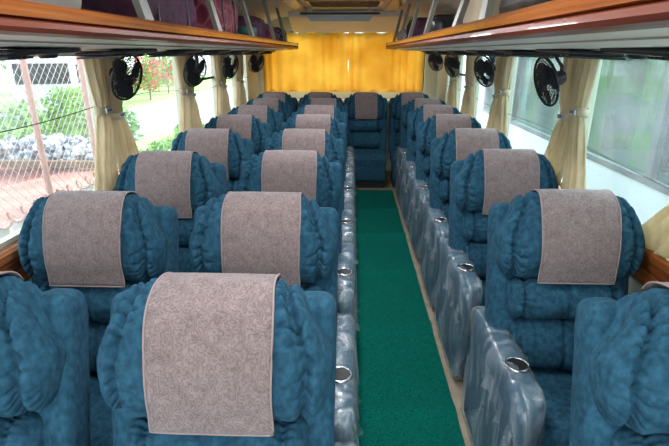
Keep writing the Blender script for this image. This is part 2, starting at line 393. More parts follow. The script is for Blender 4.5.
# ------------------------------------------------------------------ luggage racks
def rack(s):
    X = XL if s < 0 else XR; XE = -.73 if s < 0 else .44
    side = 'left' if s < 0 else 'right'
    r = tag(empty('luggage_rack', (0, 0, 0)), 'overhead luggage rack with varnished wood edge above the %s windows' % side, 'luggage rack')
    ya, yb = -1.5, 6.72
    # wood edge: rounded profile, slightly different top and bottom colours of wood
    x = lambda d: XE + s * d
    up = [(x(.075), 1.80), (x(.03), 1.815), (x(.005), 1.808), (x(-.004), 1.795), (x(-.002), 1.775), (x(.01), 1.772), (x(.075), 1.772)]
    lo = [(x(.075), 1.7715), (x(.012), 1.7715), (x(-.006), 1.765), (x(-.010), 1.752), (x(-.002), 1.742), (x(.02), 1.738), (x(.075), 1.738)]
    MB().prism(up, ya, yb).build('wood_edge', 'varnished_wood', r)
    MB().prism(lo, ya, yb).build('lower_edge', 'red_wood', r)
    # wooden end cap
    MB().prism([(x(-.008), 1.738), (x(-.008), 1.812), (x(.10), 1.82), (X - s * .002, 1.85), (X - s * .002, 1.73), (x(.10), 1.73)], yb, yb + .02).build('end_cap', 'varnished_wood', r)
    MB().prism([(x(.076), 1.745), (x(.076 + .17), 1.716), (X - s * .004, 1.7045), (X - s * .004, 1.735), (x(.076), 1.77)][::1], ya, yb).build('shelf', 'cream_panel', r)
    MB().prism([(X - s * .004, 1.75), (X - s * .02, 1.75), (X - s * .02, 1.97), (X - s * .16, 2.06), (X - s * .14, 2.07), (X - s * .004, 1.99)], ya, yb).build('back_panel', 'grey_panel', r)
    ys = ((.9, 1.94, 2.97, 3.95, 5.06, 5.9) if s < 0 else (1.0, 1.95, 2.5, 3.5, 4.5, 5.4, 6.2))
    for k, y in enumerate(ys):
        lean = .05 if not (s > 0 and y == 1.95) else -.16
        if s > 0 and y == 2.5: lean = .16
        a = Vector((x(.045), y, 1.795)); b_ = Vector((x(.13), y - lean, 2.165))
        wy, wx = .042, .006
        v = []
        for p, q in ((a, 1), (b_, .8)):
            for dx, dy in ((-wx, -wy * q), (wx, -wy * q), (wx, wy * q), (-wx, wy * q)): v.append(p + Vector((dx * 2.2, dy, 0)))
        MB().add(v, [(3, 2, 1, 0), (4, 5, 6, 7), (0, 1, 5, 4), (1, 2, 6, 5), (2, 3, 7, 6), (3, 0, 4, 7)]).build('strut', 'strut_paint', r)
    # faint ribs under the shelf
    m_ = MB()
    xa = XE + s * .17
    m_.prism([(xa, 1.7245), (xa + s * .006, 1.7245), (xa + s * .006, 1.74), (xa, 1.74)], ya, yb)
    m_.build('seam_rib', 'grey_panel', r)
rack(-1); rack(1)

# vent consoles below the racks
def console():
    r = empty('vent_console')
    V, F = rbox((0, 0, -.011), (.22, .39, .020), .009, .02)
    link('housing', V, F, 'black_plastic', r, True)
    m_ = MB()
    for k in range(5): m_.box(-.10, .10, -.20 + k * .026, -.186 + k * .026, -.030, -.0225)
    m_.build('louvres', 'dark_metal', r)
    M = Matrix.Translation((-.05, .06, -.022))
    MB().lathe([(0, -.012), (.024, -.012), (.030, -.006), (.032, 0)], 20, M).build('nozzle', 'dark_metal', r, True)
    M = Matrix.Translation((.06, .06, -.022))
    MB().lathe([(0, -.012), (.024, -.012), (.030, -.006), (.032, 0)], 20, M).build('nozzle', 'dark_metal', r, True)
    M = Matrix.Translation((0, .16, -.022))
    MB().lathe([(0, -.006), (.034, -.006), (.040, 0)], 20, M).build('reading_light', 'chrome', r, True)
    return r
ORD = ['first', 'second', 'third', 'fourth', 'fifth', 'sixth', 'seventh', 'eighth']
c0 = None
for s in (-1, 1):
    ys = (1.62, 2.34, 3.1, 3.88, 4.66, 5.44, 6.2) if s < 0 else (1.55, 2.16, 2.85, 3.6, 4.4, 5.2, 6.0)
    for i, y in enumerate(ys):
        if c0 is None: c0 = console(); o = c0
        else: o = copy_tree(c0)
        xx = -1.09 if s < 0 else .935
        XE = -.73 if s < 0 else .44; X = XL if s < 0 else XR
        tt = (abs(xx - XE) - .076) / (abs(X - XE) - .08); z = 1.745 - .043 * tt
        o.location = (xx, y, 1.710); o.rotation_euler = (R(1.7), s * R(2.2), 0)
        tag(o, 'flat black vent and light console under the %s rack, %s from the camera' % ('left' if s < 0 else 'right', ORD[i]), 'vent console', 'consoles under the %s rack' % ('left' if s < 0 else 'right'))

# ------------------------------------------------------------------ luggage on the racks
def bundle(name, c, size, mat, label, cat, r=.06, seed=0, strap=None):
    def d(p, n): return .014 * noise.noise(Vector(p) * 9 + Vector((seed * 3.1, 0, 0))) + .01 * noise.noise(Vector(p) * 24)
    root = tag(empty(name, (c[0], c[1], c[2] - size[2] / 2 - .004)), label, cat)
    rb('body', (0, 0, size[2] / 2 + .006), size, r, mat, root, .018, d)
    if strap:
        for y in (-size[1] * .25, size[1] * .25):
            m_ = MB()
            pts = [(size[0] / 2 * math.copysign(min(1, abs(math.cos(t)) * 1.25), math.cos(t)), y, size[2] / 2 + .006 + (size[2] / 2 + .006) * math.copysign(min(1, abs(math.sin(t)) * 1.25), math.sin(t))) for t in [2 * math.pi * k / 24 for k in range(24)]]
            m_.tube(pts, .006, 6, closed=True)
            m_.build('strap', strap, root, True)
    return root
bundle('quilt_bundle', (-1.02, 2.45, 1.92), (.34, .80, .30), 'plum_quilt', 'dark plum quilt stuffed between struts on the left rack', 'quilt', .10, 1, 'dark_metal')
bundle('quilt_bundle', (-.95, 3.42, 1.91), (.26, .62, .28), 'maroon_quilt', 'maroon diamond-patterned quilt standing on the left rack', 'quilt', .09, 2, 'dark_metal')
bundle('pillow', (-1.12, 3.95, 1.89), (.20, .34, .24), 'cardboard', 'cream pillow behind the green roll on the left rack', 'pillow', .08, 5)
gro = tag(empty('rolled_mat', (-.90, 4.12, 1.84)), 'small dark green roll beside the maroon quilt', 'rolled mat')
MB().tube([(-.12, 0, 0), (.12, 0, 0)], .055, 20).build('roll', 'green_cloth', gro, True)
MB().tube([(.121, 0, 0), (.124, 0, 0)], .022, 14).build('core', 'dark_slot', gro)
gro.rotation_euler = (0, R(4), R(12))
bundle('travel_bag', (-.97, 4.78, 1.88), (.26, .46, .22), 'plum_quilt', 'dark travel bag behind the fourth strut of the left rack', 'bag', .08, 3, 'dark_metal')
bundle('cloth_bundle', (-.95, 5.45, 1.87), (.24, .42, .20), 'maroon_quilt', 'maroon cloth bundle near the end of the left rack', 'bundle', .08, 6)
bundle('cloth_bundle', (-.93, 6.15, 1.87), (.24, .50, .20), 'print_cloth', 'blue and white printed bundle at the end of the left rack', 'bundle', .08, 4)
bundle('cloth_bundle', (.64, 6.12, 1.86), (.22, .40, .18), 'white_print', 'blue and white printed bundle at the end of the right rack', 'bundle', .08, 7)
bundle('travel_bag', (.70, 5.3, 1.89), (.26, .5, .24), 'plum_quilt', 'dark bag standing near the end of the right rack', 'bag', .08, 8, 'dark_metal')
bundle('travel_bag', (.68, 3.95, 1.86), (.18, .28, .18), 'black_plastic', 'small black bag behind the cream board on the right rack', 'bag', .07, 9, 'dark_metal')
o = tag(empty('storage_box', (.84, 3.05, 1.762)), 'open cream cardboard box leaning on the right rack', 'box')
MB().box(-.14, .14, -.30, .30, 0, .012).box(-.14, -.13, -.30, .30, .012, .24).box(.13, .14, -.30, .30, .012, .24).box(-.13, .13, -.30, -.29, .012, .24).box(-.13, .13, .29, .30, .012, .24).build('body', 'cardboard', o)
MB().add([(-.14, -.30, .24), (-.14, .30, .24), (-.20, .26, .345), (-.20, -.18, .345), (-.134, -.30, .24), (-.134, .30, .24), (-.194, .26, .345), (-.194, -.18, .345)], [(0, 1, 2, 3), (7, 6, 5, 4), (0, 4, 5, 1), (1, 5, 6, 2), (2, 6, 7, 3), (3, 7, 4, 0)]).build('flap', 'cardboard', o)
# dark shaggy blanket nearer the front, right
V = []; F = []
for k in range(900):
    a = random.random() * 2 * math.pi; y = random.uniform(-.42, .42); rr = .10
    c = Vector((rr * math.cos(a), y, .11 + rr * math.sin(a))); d = Vector((math.cos(a) + random.uniform(-.6, .6), random.uniform(-.9, .9), math.sin(a) + random.uniform(-.7, .3))).normalized() * random.uniform(.02, .045)
    q = Vector((0, .004, 0)); i0 = len(V); V += [c - q, c + q, c + d]; F.append((i0, i0 + 1, i0 + 2))
o = tag(empty('shaggy_blanket', (.70, 1.75, 1.762)), 'dark shaggy rolled blanket at the front of the right rack', 'blanket')
MB().tube([(0, -.44, .11), (0, .44, .11)], .10, 20).build('roll', 'black_plastic', o, True)
tag(link('fringe', V, F, 'black_plastic', o), kind='stuff')
bundle('blanket_roll', (-.98, 1.3, 1.89), (.28, .7, .22), 'grey_panel', 'folded grey blanket at the front of the left rack', 'blanket', .08, 12)

# ------------------------------------------------------------------ seats
TH = R(16); CT, ST = math.cos(TH), math.sin(TH)
def rec(p):     # from the frame of the backrest into the seat's own frame
    x, y, z = p
    return Vector((x, -.204 + y * CT + z * ST, .42 - y * ST + z * CT))
def puff(name, cz, cy, W, A, Bh, parent, seam=.80, mid=0.0, nu=120, nt=190, seed=0, wid=None, tr=rec, ew=3.0, wr=1.0):
    V = []; F = []
    for i in range(nu + 1):
        u = math.sin(math.pi / 2 * (-1 + 2 * i / nu)) * .55 + (-1 + 2 * i / nu) * .45
        q_ = max(0.0, (abs(u) - .66) / .34)
        s = .05 + .95 * max(0.0, 1 - q_ ** 2.3) ** .5
        sz = .42 + .58 * max(0.0, 1 - q_ ** 3.2) ** .5
        pin = math.exp(-((abs(u) - seam) / .045) ** 2)
        pw = math.exp(-((abs(u) - seam) / .13) ** 2)
        pm = mid * math.exp(-(u / .035) ** 2)
        for k in range(nt):
            t = 2 * math.pi * k / nt
            c, sn = math.cos(t), math.sin(t); e = 2 / ew
            yy = -A * math.copysign(abs(c) ** e, c); zz = Bh * math.copysign(abs(sn) ** e, sn)
            front = max(0, c * .8 + .35)
            wrk = (-.020 * (1 - abs(math.sin(t * 13 + 2.2 * noise.noise((u * 6, t * 2.5, seed))))) ** 2.2 * (pw * .95 + .02) * (.55 + .9 * max(0, noise.noise((t * 3, seed, u * 2)) + .4)) + .006 * noise.noise((u * 6, t * 5, seed + 3.3)) * (pw * .8 + .2)) * wr
            f = s * (1 - .27 * pin * (.4 + .6 * front) - pm * .2 * front)
            bigl = .009 * noise.noise((u * 3.1, t * 1.3, seed + 9))
            z = cz + zz * (f / s * sz) + (wrk + bigl) * sn * sz
            y = cy + yy * f - (wrk + bigl) * c * s
            hz = zz / Bh
            ww = W * (wid(hz) if wid else 1)
            # scalloped ends
            V.append(tr((u * ww * 1, y, z)))
    for i in range(nu):
        for k in range(nt): F.append((i * nt + k, i * nt + (k + 1) % nt, (i + 1) * nt + (k + 1) % nt, (i + 1) * nt + k))
    F.append(tuple(range(nt))[::-1]); F.append(tuple(nu * nt + k for k in range(nt)))
    return link(name, V, F, 'blue_velvet', parent, True)

PC, PY, PA, PB = .590, -.106, .100, .170        # headrest pillow: centre height, centre depth, half depth, half height
def cover(parent, hang=.055, skew=0, hw=.143):
    # path over the pillow from behind the top down its front
    path = []
    A, B = PA + .014, PB + .012; e = 2 / 2.5
    for k in range(0, 31):
        t = R(128 - k * (128 + 38) / 30)      # 90 = top, 0 = front middle
        c, sn = math.cos(t), math.sin(t)
        path.append((PY - A * math.copysign(abs(c) ** e, c), PC + B * math.copysign(abs(sn) ** e, sn)))
    y_, z_ = path[-1]
    for k in range(1, 5): path.append((y_ + .004 * k, z_ - hang * k / 4))
    top = []; N = len(path); nx = 24
    V = []; F = []
    for i, (y, z) in enumerate(path):
        for j in range(nx + 1):
            q = -1 + 2 * j / nx; x = q * hw * (.93 + .07 * min(1, i / 16) + .01 * math.sin(i * .4)) + skew * (N - i) / N * .02
            wob = .003 * noise.noise((q * 3, i * .22, 1.7)) + .002
            sag = .012 * abs(q) ** 6
            V.append((x + .008, y - wob + sag * .3, z + wob * .3 - sag * .15 * (1 if i < 12 else 0)))
    n1 = len(V)
    for i in range(N):
        for j in range(nx + 1):
            x, y, z = V[i * (nx + 1) + j]
            ym, zm = path[max(0, i - 1)]; yn, zn = path[min(N - 1, i + 1)]
            d = Vector((yn - ym, zn - zm)).normalized(); nrm = Vector((-d.y, d.x))
            if nrm.dot(Vector((y - PY, z - PC))) < 0: nrm = -nrm
            V.append((x, y - nrm.x * .004, z - nrm.y * .004))
    W = nx + 1
    for i in range(N - 1):
        for j in range(nx):
            a = i * W + j; F.append((a, a + 1, a + W + 1, a + W)); F.append((n1 + a, n1 + a + W, n1 + a + W + 1, n1 + a + 1))
    for i in range(N - 1):
        a = i * W; F.append((a, a + W, n1 + a + W, n1 + a)); a += nx; F.append((a, n1 + a, n1 + a + W, a + W))
    for j in range(nx):
        F.append((j, n1 + j, n1 + j + 1, j + 1)); a = (N - 1) * W + j; F.append((a, a + 1, n1 + a + 1, n1 + a))
    o = link('headrest_cover', [rec(v) for v in V], F, 'mauve_cloth', parent, True)
    tag(o, 'mauve embossed cloth cover')
    hem = MB(); pts = [V[i * W] for i in range(N)] + [V[(N - 1) * W + j] for j in range(1, nx + 1)] + [V[i * W + nx] for i in range(N - 2, -1, -1)]
    hem.tube([rec(p) for p in pts], .0028, 6)
    hem.build('hem', 'mauve_hem', o, True)
    return o

def armrest(parent, x0, x1, wrap, cup, seed=0, torn=True):
    # side profile in (y, z)
    prof = [(-.02, .05), (-.02, .60), (-.04, .622), (-.10, .63), (-.30, .632), (-.50, .63), (-.58, .622), (-.63, .60), (-.655, .56), (-.655, .50), (-.64, .44), (-.61, .20), (-.60, .05)]
    def body(off, amp, zb, sd, tag_):
        # resample outline
        P = [Vector(p) for p in prof]; out = []
        for i in range(len(P)):
            a, b_ = P[i], P[(i + 1) % len(P)]; L = (b_ - a).length; k = max(1, int(L / .022))
            for q in range(k): out.append(a.lerp(b_, q / k))
        cen = Vector((-.34, .33)); N = len(out)
        rings = []
        nW = 7; V = []; F = []
        rr = .024
        xs = [x0 - off, x0 - off + .004, x0 - off + .012, x0 - off + rr] + [x0 + (x1 - x0) * .5] + [x1 + off - rr, x1 + off - .012, x1 + off - .004, x1 + off]
        ins = [rr, .014, .005, 0, 0, 0, .005, .014, rr]
        for xi, x in enumerate(xs):
            for i, p in enumerate(out):
                t = (out[(i + 1) % N] - out[i - 1]).normalized(); nrm = Vector((t.y, -t.x))
                if nrm.dot(p - cen) < 0: nrm = -nrm
                q = p + nrm * (off - ins[xi])
                d = amp * (noise.noise((x * 14, q.x * 9 + sd, q.y * 5)) + .6 * noise.noise((x * 30, q.x * 26 + sd, q.y * 12)))
                dx = d * 1.3 * (1 if xi > 4 else -1) * (0 if xi == 4 else 1)
                V.append((x + dx, q.x + nrm.x * d, max(zb, q.y + nrm.y * d)))
        for a in range(len(xs) - 1):
            for i in range(N): F.append((a * N + i, a * N + (i + 1) % N, (a + 1) * N + (i + 1) % N, (a + 1) * N + i))
        # side faces: subdivided fan rings toward the centre
        for side in (0, len(xs) - 1):
            prev = [side * N + i for i in range(N)]; sgn = -1 if side == 0 else 1
            for lev in range(1, 8):
                f_ = 1 - lev / 8; cur = []
                for i in range(N):
                    base = V[side * N + i]; y = cen.x + (base[1] - cen.x) * f_; z = cen.y + (base[2] - cen.y) * f_
                    d = amp * (1.5 * noise.noise((y * 7 + sd, z * 4, side)) + 1.1 * noise.noise((y * 22, z * 7 + sd, side)))
                    cur.append(len(V)); V.append((xs[side] + sgn * (d + amp * .8), y, z))
                for i in range(N):
                    q = (prev[i], prev[(i + 1) % N], cur[(i + 1) % N], cur[i]); F.append(q if sgn > 0 else q[::-1])
                prev = cur
            F.append(tuple(prev) if sgn > 0 else tuple(prev[::-1]))
        return V, F
    V, F = body(0, .0008, .05, seed, 0)
    a = link('armrest', V, F, 'blue_velvet', parent, True)
    if wrap:
        V, F = body(.009, .008, .035, seed + 5.5, 1)
        p = link('plastic_wrap', V, F, 'plastic_film', a, True); tag(p, 'crinkled clear plastic wrapping')
        # torn fringe of film hanging off the front end and the top edges
        V = []; F = []
        for (yy, zz, L) in ((-.20, .55, .5), (-.62, .52, .30)) if torn else ():
            i0 = len(V); nn = 22
            for i in range(nn + 1):
                y = yy - (.36 if yy > -.5 else .05) * i / nn
                for k in range(4):
                    out_ = .018 + .016 * noise.noise((i * .5, k, seed)) * k
                    xx = (x1 + out_) if parent.get('_out', 1) > 0 else (x0 - out_)
                    V.append((xx, y, zz - k * .03 + .03 * noise.noise((i * .7, k * .4, seed + 2))))
            for i in range(nn):
                for k in range(3): q = i0 + i * 4 + k; F.append((q, q + 1, q + 5, q + 4))
        if torn: tag(link('torn_film', V, F, 'plastic_film', a, True), 'torn loose edge of plastic film')
    if cup:
        M = Matrix.Translation(((x0 + x1) / 2, -.47, .634))
        cupo = MB().lathe([(.036, .002), (.037, .008), (.040, .011), (.0435, .009), (.0445, .004), (.0445, -.004)], 28, M).build('cup_holder', 'chrome', a, True)
        MB().lathe([(0, .0065), (.02, .0065), (.0365, .0075)], 24, M).build('cup_shade', 'dark_slot', cupo, True)  # flat near-black disc stands in for the shade inside the cup hole
    return a

def make_seat(kind):
    r = empty('coach_seat')
    cx0, cx1 = {'aisle': (-.25, .25), 'window': (-.25, .25), 'right': (-.195, .25), 'bench': (-.27, .27)}[kind]
    sw = .28 if kind == 'right' else .29
    n_ = lambda p, n: .003 * noise.noise(Vector(p) * 7)
    # back shell
    rb('back_shell', (0, .045, .335), (sw * 2 - .05, .11, .70), .05, 'blue_velvet', r, .03, n_, rec)
    for s in (-1, 1):
        rb('side_bolster', (s * (sw - .055), -.025, .342), (.11, .12, .745), .038, 'blue_velvet', r, .016, lambda p, n: .004 * noise.noise(Vector(p) * 9 + Vector((s, 0, 0))), rec)
    wid = lambda h: 1.0 - .16 * max(0, h + .25) ** 1.6 - .05 * max(0, -h - .3)
    puff('headrest_pillow', PC, PY, .286, PA, PB, r, .79, .1, wid=wid, seed=1.3, ew=2.4)
    puff('lumbar_pillow', .338, -.086, .226, .092, .086, r, .74, .6, nu=72, nt=90, seed=4.1, ew=2.2, wr=.9)
    puff('back_cushion', .145, -.062, .21, .078, .108, r, .86, .9, nu=64, nt=64, seed=6.1, ew=2.4, wr=.5)
    # seat cushion, front roll, leg rest
    cw = cx1 - cx0; cc = (cx0 + cx1) / 2
    def dc(p, n):
        d = .012 * math.cos(p.x / cw * math.pi) * max(0, n.z) - .012 * math.exp(-((p.y - .06) / .014) ** 2) * max(0, n.z)
        return d + .004 * noise.noise(Vector(p) * 8)
    rb('seat_cushion', (cc, -.40, .375), (cw, .46, .15), .045, 'blue_velvet', r, .016, dc)
    rb('leg_rest', (cc, -.645, .275), (cw - .01, .09, .32), .04, 'blue_velvet', r, .018, lambda p, n: -.010 * math.exp(-((p.z - .03) / .012) ** 2) + .004 * noise.noise(Vector(p) * 8))
    m_ = MB(); m_.box(cc - cw / 2 + .03, cc + cw / 2 - .03, -.55, -.15, .0, .30)
    m_.build('seat_base', 'dark_metal', r)
    if kind == 'aisle':
        r['_out'] = 1; armrest(r, .262, .352, True, True, 1.0); r['_out'] = -1; armrest(r, -.346, -.268, True, True, 3.0, False)
    elif kind == 'window':
        r['_out'] = -1; armrest(r, -.345, -.262, False, True, 5.0)
    elif kind == 'right':
        r['_out'] = -1; armrest(r, -.300, -.205, True, True, 7.0); r['_out'] = 1; armrest(r, .262, .312, False, True, 9.0)
    if '_out' in r: del r['_out']
    cover(r, skew=random.uniform(-1, 1))
    return r

def place(proto, first, x, y, dz, label, group, rz=0, hl=0):
    o = proto if first else copy_tree(proto)
    o.location = (x, y, 0); o.rotation_euler = (0, 0, rz)
    tag(o, label, 'seat', group)
    return o
ROW = ['row nearest the camera', 'second row from the camera', 'third row from the camera', 'fourth row from the camera', 'fifth row from the camera', 'sixth row from the camera', 'seventh row from the camera']
pa = make_seat('aisle')
la = [1.14, 1.87, 2.70, 3.48, 4.30, 5.08, 5.82]
lw = [1.13, 1.86, 2.66, 3.46, 4.26, 5.04, 5.80]
ra = [1.13, 1.95, 2.78, 3.54, 4.36, 5.14, 5.86]
for i, y in enumerate(la):
    place(pa, i == 0, -.345 + (.020 if i == 0 else .005), y, 0, 'blue velvet recliner with mauve cover left of the aisle, ' + ROW[i], 'seats left of the aisle', 0)
pw = make_seat('window')
for i, y in enumerate(lw):
    place(pw, i == 0, -1.0 + 0, y, 0, 'blue velvet recliner with mauve cover against the left windows, ' + ROW[i], 'seats against the left windows')
pr = make_seat('right')
for i, y in enumerate(ra):
    place(pr, i == 0, .85 + (.015 if i == 0 else .005), y, 0, 'blue velvet recliner with mauve cover right of the aisle, ' + ROW[i], 'single seats right of the aisle')
pb = make_seat('bench')
BW = ['at the left wall', 'second from the left wall', 'facing straight up the aisle', 'at the right wall']
for i, x in enumerate((-1.04, -.43, .18, .79)):
    place(pb, i == 0, x, 6.74, 0, 'blue rear bench seat with mauve headrest cover ' + BW[i], 'seats of the rear bench')

# ------------------------------------------------------------------ curtains on the pillars
def curtain(side, y, lean, label, seed, w_top=.20, darker=False, zb=.99, flare=.16, z_tie=1.40):
    s = -1 if side == 'left' else 1; X = (XL if s < 0 else XR) - s * .030
    V = []; F = []; nz, nt = 44, 132
    zt = 1.70
    for i in range(nz + 1):
        z = zt - (zt - zb) * i / nz; q = (zt - z)
        tie = math.exp(-((z - z_tie) / .07) ** 2)
        if z > z_tie: k = (z - z_tie) / (zt - z_tie); wy = .048 + (w_top * .40 - .048) * min(1, k * 1.5) ** .8; cy = 0 + lean * .02 * k
        else:
            k = (z_tie - z) / (z_tie - zb); wy = .048 + (flare - .055) * k ** .75 * .62; cy = lean * flare * .55 * k
        th = .020 + .004 * (1 - tie)
        for j in range(nt):
            t = 2 * math.pi * j / nt; c, sn = math.cos(t), math.sin(t)
            fold = (.55 + .45 * (1 - tie)) * (.020 * math.sin(c * 15 + seed + 1.2 * math.sin(z * 5)) + .007 * math.sin(c * 31 + seed * 2))
            V.append((X - s * (th * sn + (fold * sn if sn > .1 else 0)), y + cy + wy * c, z + .006 * math.sin(c * 9 + seed) * (1 if i == nz else 0)))
    for i in range(nz):
        for j in range(nt): F.append((i * nt + j, i * nt + (j + 1) % nt, (i + 1) * nt + (j + 1) % nt, (i + 1) * nt + j))
    F.append(tuple(range(nt))[::-1]); F.append(tuple(nz * nt + j for j in range(nt)))
    r = tag(empty('window_curtain', (0, 0, 0)), label, 'curtain', 'curtains of the %s windows' % side)
    link('drape', V, F, 'beige_curtain', r, True)
    # tie-back band and its button tag
    V = []; F = []; N = 28
    for k in range(N):
        t = 2 * math.pi * k / N
        for (dz, o_) in ((-.022, 0), (-.02, .004), (.02, .004), (.022, 0)):
            V.append((X + (.030 + o_) * math.sin(t), y + (.060 + o_) * math.cos(t), z_tie + dz + .004 * math.sin(t * 2)))
    for k in range(N):
        for m_ in range(4): F.append((k * 4 + m_, k * 4 + (m_ + 1) % 4, ((k + 1) % N) * 4 + (m_ + 1) % 4, ((k + 1) % N) * 4 + m_))
    bnd = link('tie_band', V, F, 'beige_band', r, True)
    xb = X - s * .036
    pl = MB().box(min(xb, xb - s * .006), max(xb, xb - s * .006), y - .035, y + .035, z_tie - .013, z_tie + .013).build('clasp', 'white_paint', bnd)
    mk = MB()
    for q in range(4): xx = xb - s * .0062; mk.box(min(xx, xx - s * .001), max(xx, xx - s * .001), y - .024 + q * .013, y - .017 + q * .013, z_tie - .007, z_tie + .007)
    mk.build('clasp_marks', 'black_plastic', pl)
    return r
pos = [('nearest window post', 1), ('second window post', 2), ('third window post', 3), ('fourth window post', 4)]
for side in ('left', 'right'):
    sd = 0
    for i, y in enumerate(PIL):
        for h in (-1, 1):
            if side == 'left' and i == 0: continue
            if side == 'right' and i == 0 and h < 0: continue
            k = i if side == 'left' else i + 1
            nm = ORD[k - 1] if k else 'zero'
            lab = 'tied beige curtain on the %s side of the %s window post along the %s wall' % ('near' if h < 0 else 'far', nm, side)
            curtain(side, y + h * .068, h * .9, lab, sd * 1.7 + h, w_top=.20, flare=(.40 if i == 0 else .24) if h > 0 else .18, z_tie=(1.41 if h < 0 else 1.37))
            sd += 1
# sagging curtain wires
for s, side in ((-1, 'left'), (1, 'right')):
    X = (XL + .012) if s < 0 else (XR - .012)
    pts = [(X, -1.5 + 7.9 * k / 60, (1.46 - .012 * (-1.5 + 7.9 * k / 60) - .028 * math.sin(k * .31)) if s < 0 else 1.20 + .017 * (-1.5 + 7.9 * k / 60) - .012 * math.sin(k * .33)) for k in range(61)]
    tag(MB().tube(pts, .0022, 5).build('curtain_wire', 'black_rubber'), 'thin dark wire sagging across the %s windows' % side, 'wire')

# yellow curtains across the back window
def rear_curtain(x0, x1, label, seed, hook):
    V = []; F = []; nx, nz = 150, 30
    for j in range(nz + 1):
        z = 1.965 - (1.965 - 1.165) * j / nz
        for i in range(nx + 1):
            q = i / nx
            xm = x0 + (x1 - x0) * q
            g = math.exp(-((z - 1.52) / .12) ** 2) * (q if hook > 0 else (1 - q)) ** 8 * .004
            xm -= hook * g
            d = .018 * math.sin(q * 52 + seed + 2 * math.sin(q * 9)) * (.6 + .4 * math.sin(q * 7 + seed)) + .014 * noise.noise((q * 6, z * 1.5, seed))
            sag = .018 * abs(math.sin(q * math.pi * 3.5)) if j == 0 else 0
            V.append((xm, 7.10 + d, z - sag))
    n1 = len(V); V += [(x, y + .003, z) for x, y, z in V]
    for j in range(nz):
        for i in range(nx):
            a = j * (nx + 1) + i; F.append((a, a + nx + 1, a + nx + 2, a + 1)); F.append((n1 + a, n1 + a + 1, n1 + a + nx + 2, n1 + a + nx + 1))
    r = tag(empty('back_curtain'), label, 'curtain', 'yellow curtains over the back window')
    link('drape', V, F, 'yellow_curtain', r, True)
    m_ = MB()
    for k in range(6):
        x = x0 + (x1 - x0) * (k + .5) / 6; m_.tube([(x + .010 * math.cos(t), 7.10, 1.972 + .010 * math.sin(t)) for t in [2 * math.pi * a / 10 for a in range(10)]], .0018, 5, closed=True)
    m_.build('rings', 'chrome', r)
    m_ = MB()
    for k in range(4):
        x = x0 + (x1 - x0) * (k + .4) / 4; m_.tube([(x - .05, 7.085, 1.17), (x, 7.075, 1.19), (x + .05, 7.085, 1.17)], .008, 8)
    m_.build('gather_ties', 'yellow_curtain', r)
    return r
rear_curtain(-1.27, -.064, 'bright yellow curtain over the left half of the back window', .4, 1)
rear_curtain(-.068, .99, 'bright yellow curtain over the right half of the back window', 2.2, -1)
tag(MB().tube([(-1.3, 7.10, 1.974), (1.03, 7.10, 1.974)], .005, 8).build('curtain_rail', 'chrome'), 'thin chrome rail carrying the yellow curtains', 'rail')

# ------------------------------------------------------------------ fans
def make_fan():
    r = empty('cabin_fan')
    Rr = .116
    cage = MB()
    ring = lambda rad, y: [(rad * math.cos(2 * math.pi * k / 40), y, rad * math.sin(2 * math.pi * k / 40)) for k in range(40)]
    cage.tube(ring(Rr, 0), .006, 8, closed=True)
    cage.build('rim', 'black_plastic', r, True)
    fr = MB()
    for a, rad in enumerate((.03, .045, .06, .075, .09, .103)):
        fr.tube(ring(rad, -.030 * (1 - (rad / Rr) ** 2) - .004), .0016, 5, closed=True)
    for k in range(36):
        t = 2 * math.pi * k / 36
        fr.tube([(rad * math.cos(t + (rad * 3)), -.030 * (1 - (rad / Rr) ** 2) - .003, rad * math.sin(t + rad * 3)) for rad in (.02, .05, .08, .115)], .0016, 5)
    fr.build('front_grille', 'black_plastic', r, True)
    fb = MB()
    for rad in (.045, .075): fb.tube(ring(rad, .040 * (1 - (rad / Rr) ** 2) + .004), .0018, 5, closed=True)
    for k in range(28):
        t = 2 * math.pi * k / 28
        fb.tube([(rad * math.cos(t), .045 * (1 - (rad / Rr) ** 2) + .002, rad * math.sin(t)) for rad in (.03, .06, .085, .115)], .0018, 5)
    fb.build('back_grille', 'black_plastic', r, True)
    M = Matrix.Rotation(R(90), 4, 'X')
    MB().lathe([(0, .036), (.018, .034), (.022, .028), (.022, .02)], 20, M).build('badge', 'dark_metal', r, True)
    MB().lathe([(0, -.09), (.028, -.088), (.034, -.075), (.036, -.03), (.02, -.02), (0, -.02)], 20, M).build('motor', 'black_plastic', r, True)
    hub = MB().lathe([(0, .018), (.014, .016), (.018, .004), (.018, -.012), (0, -.012)], 16, M).build('hub', 'black_plastic', r, True)
    for b_ in range(3):
        V = []; F = []; na, nr = 8, 6; t0 = b_ * 2 * math.pi / 3
        for sgn in (0, 1):
            for i in range(nr + 1):
                rad = .015 + (.09) * i / nr; wdt = 1.15 * math.sin(math.pi * (.25 + .6 * i / nr))
                for j in range(na + 1):
                    q = j / na - .5; t = t0 + q * wdt * 1.6 + .5 * i / nr
                    V.append((rad * math.cos(t), q * -.022 + sgn * .002, rad * math.sin(t)))
        W = na + 1; off = (nr + 1) * W
        for i in range(nr):
            for j in range(na):
                a = i * W + j; F.append((a, a + 1, a + W + 1, a + W)); F.append((off + a, off + a + W, off + a + W + 1, off + a + 1))
        link('blade', V, F, 'black_plastic', r, True)
    mt = MB(); mt.tube([(0, .075, 0), (0, .085, .05), (0, .06, .11), (0, .05, .142)], .009, 8)
    mt.build('arm', 'black_plastic', r, True)
    return r
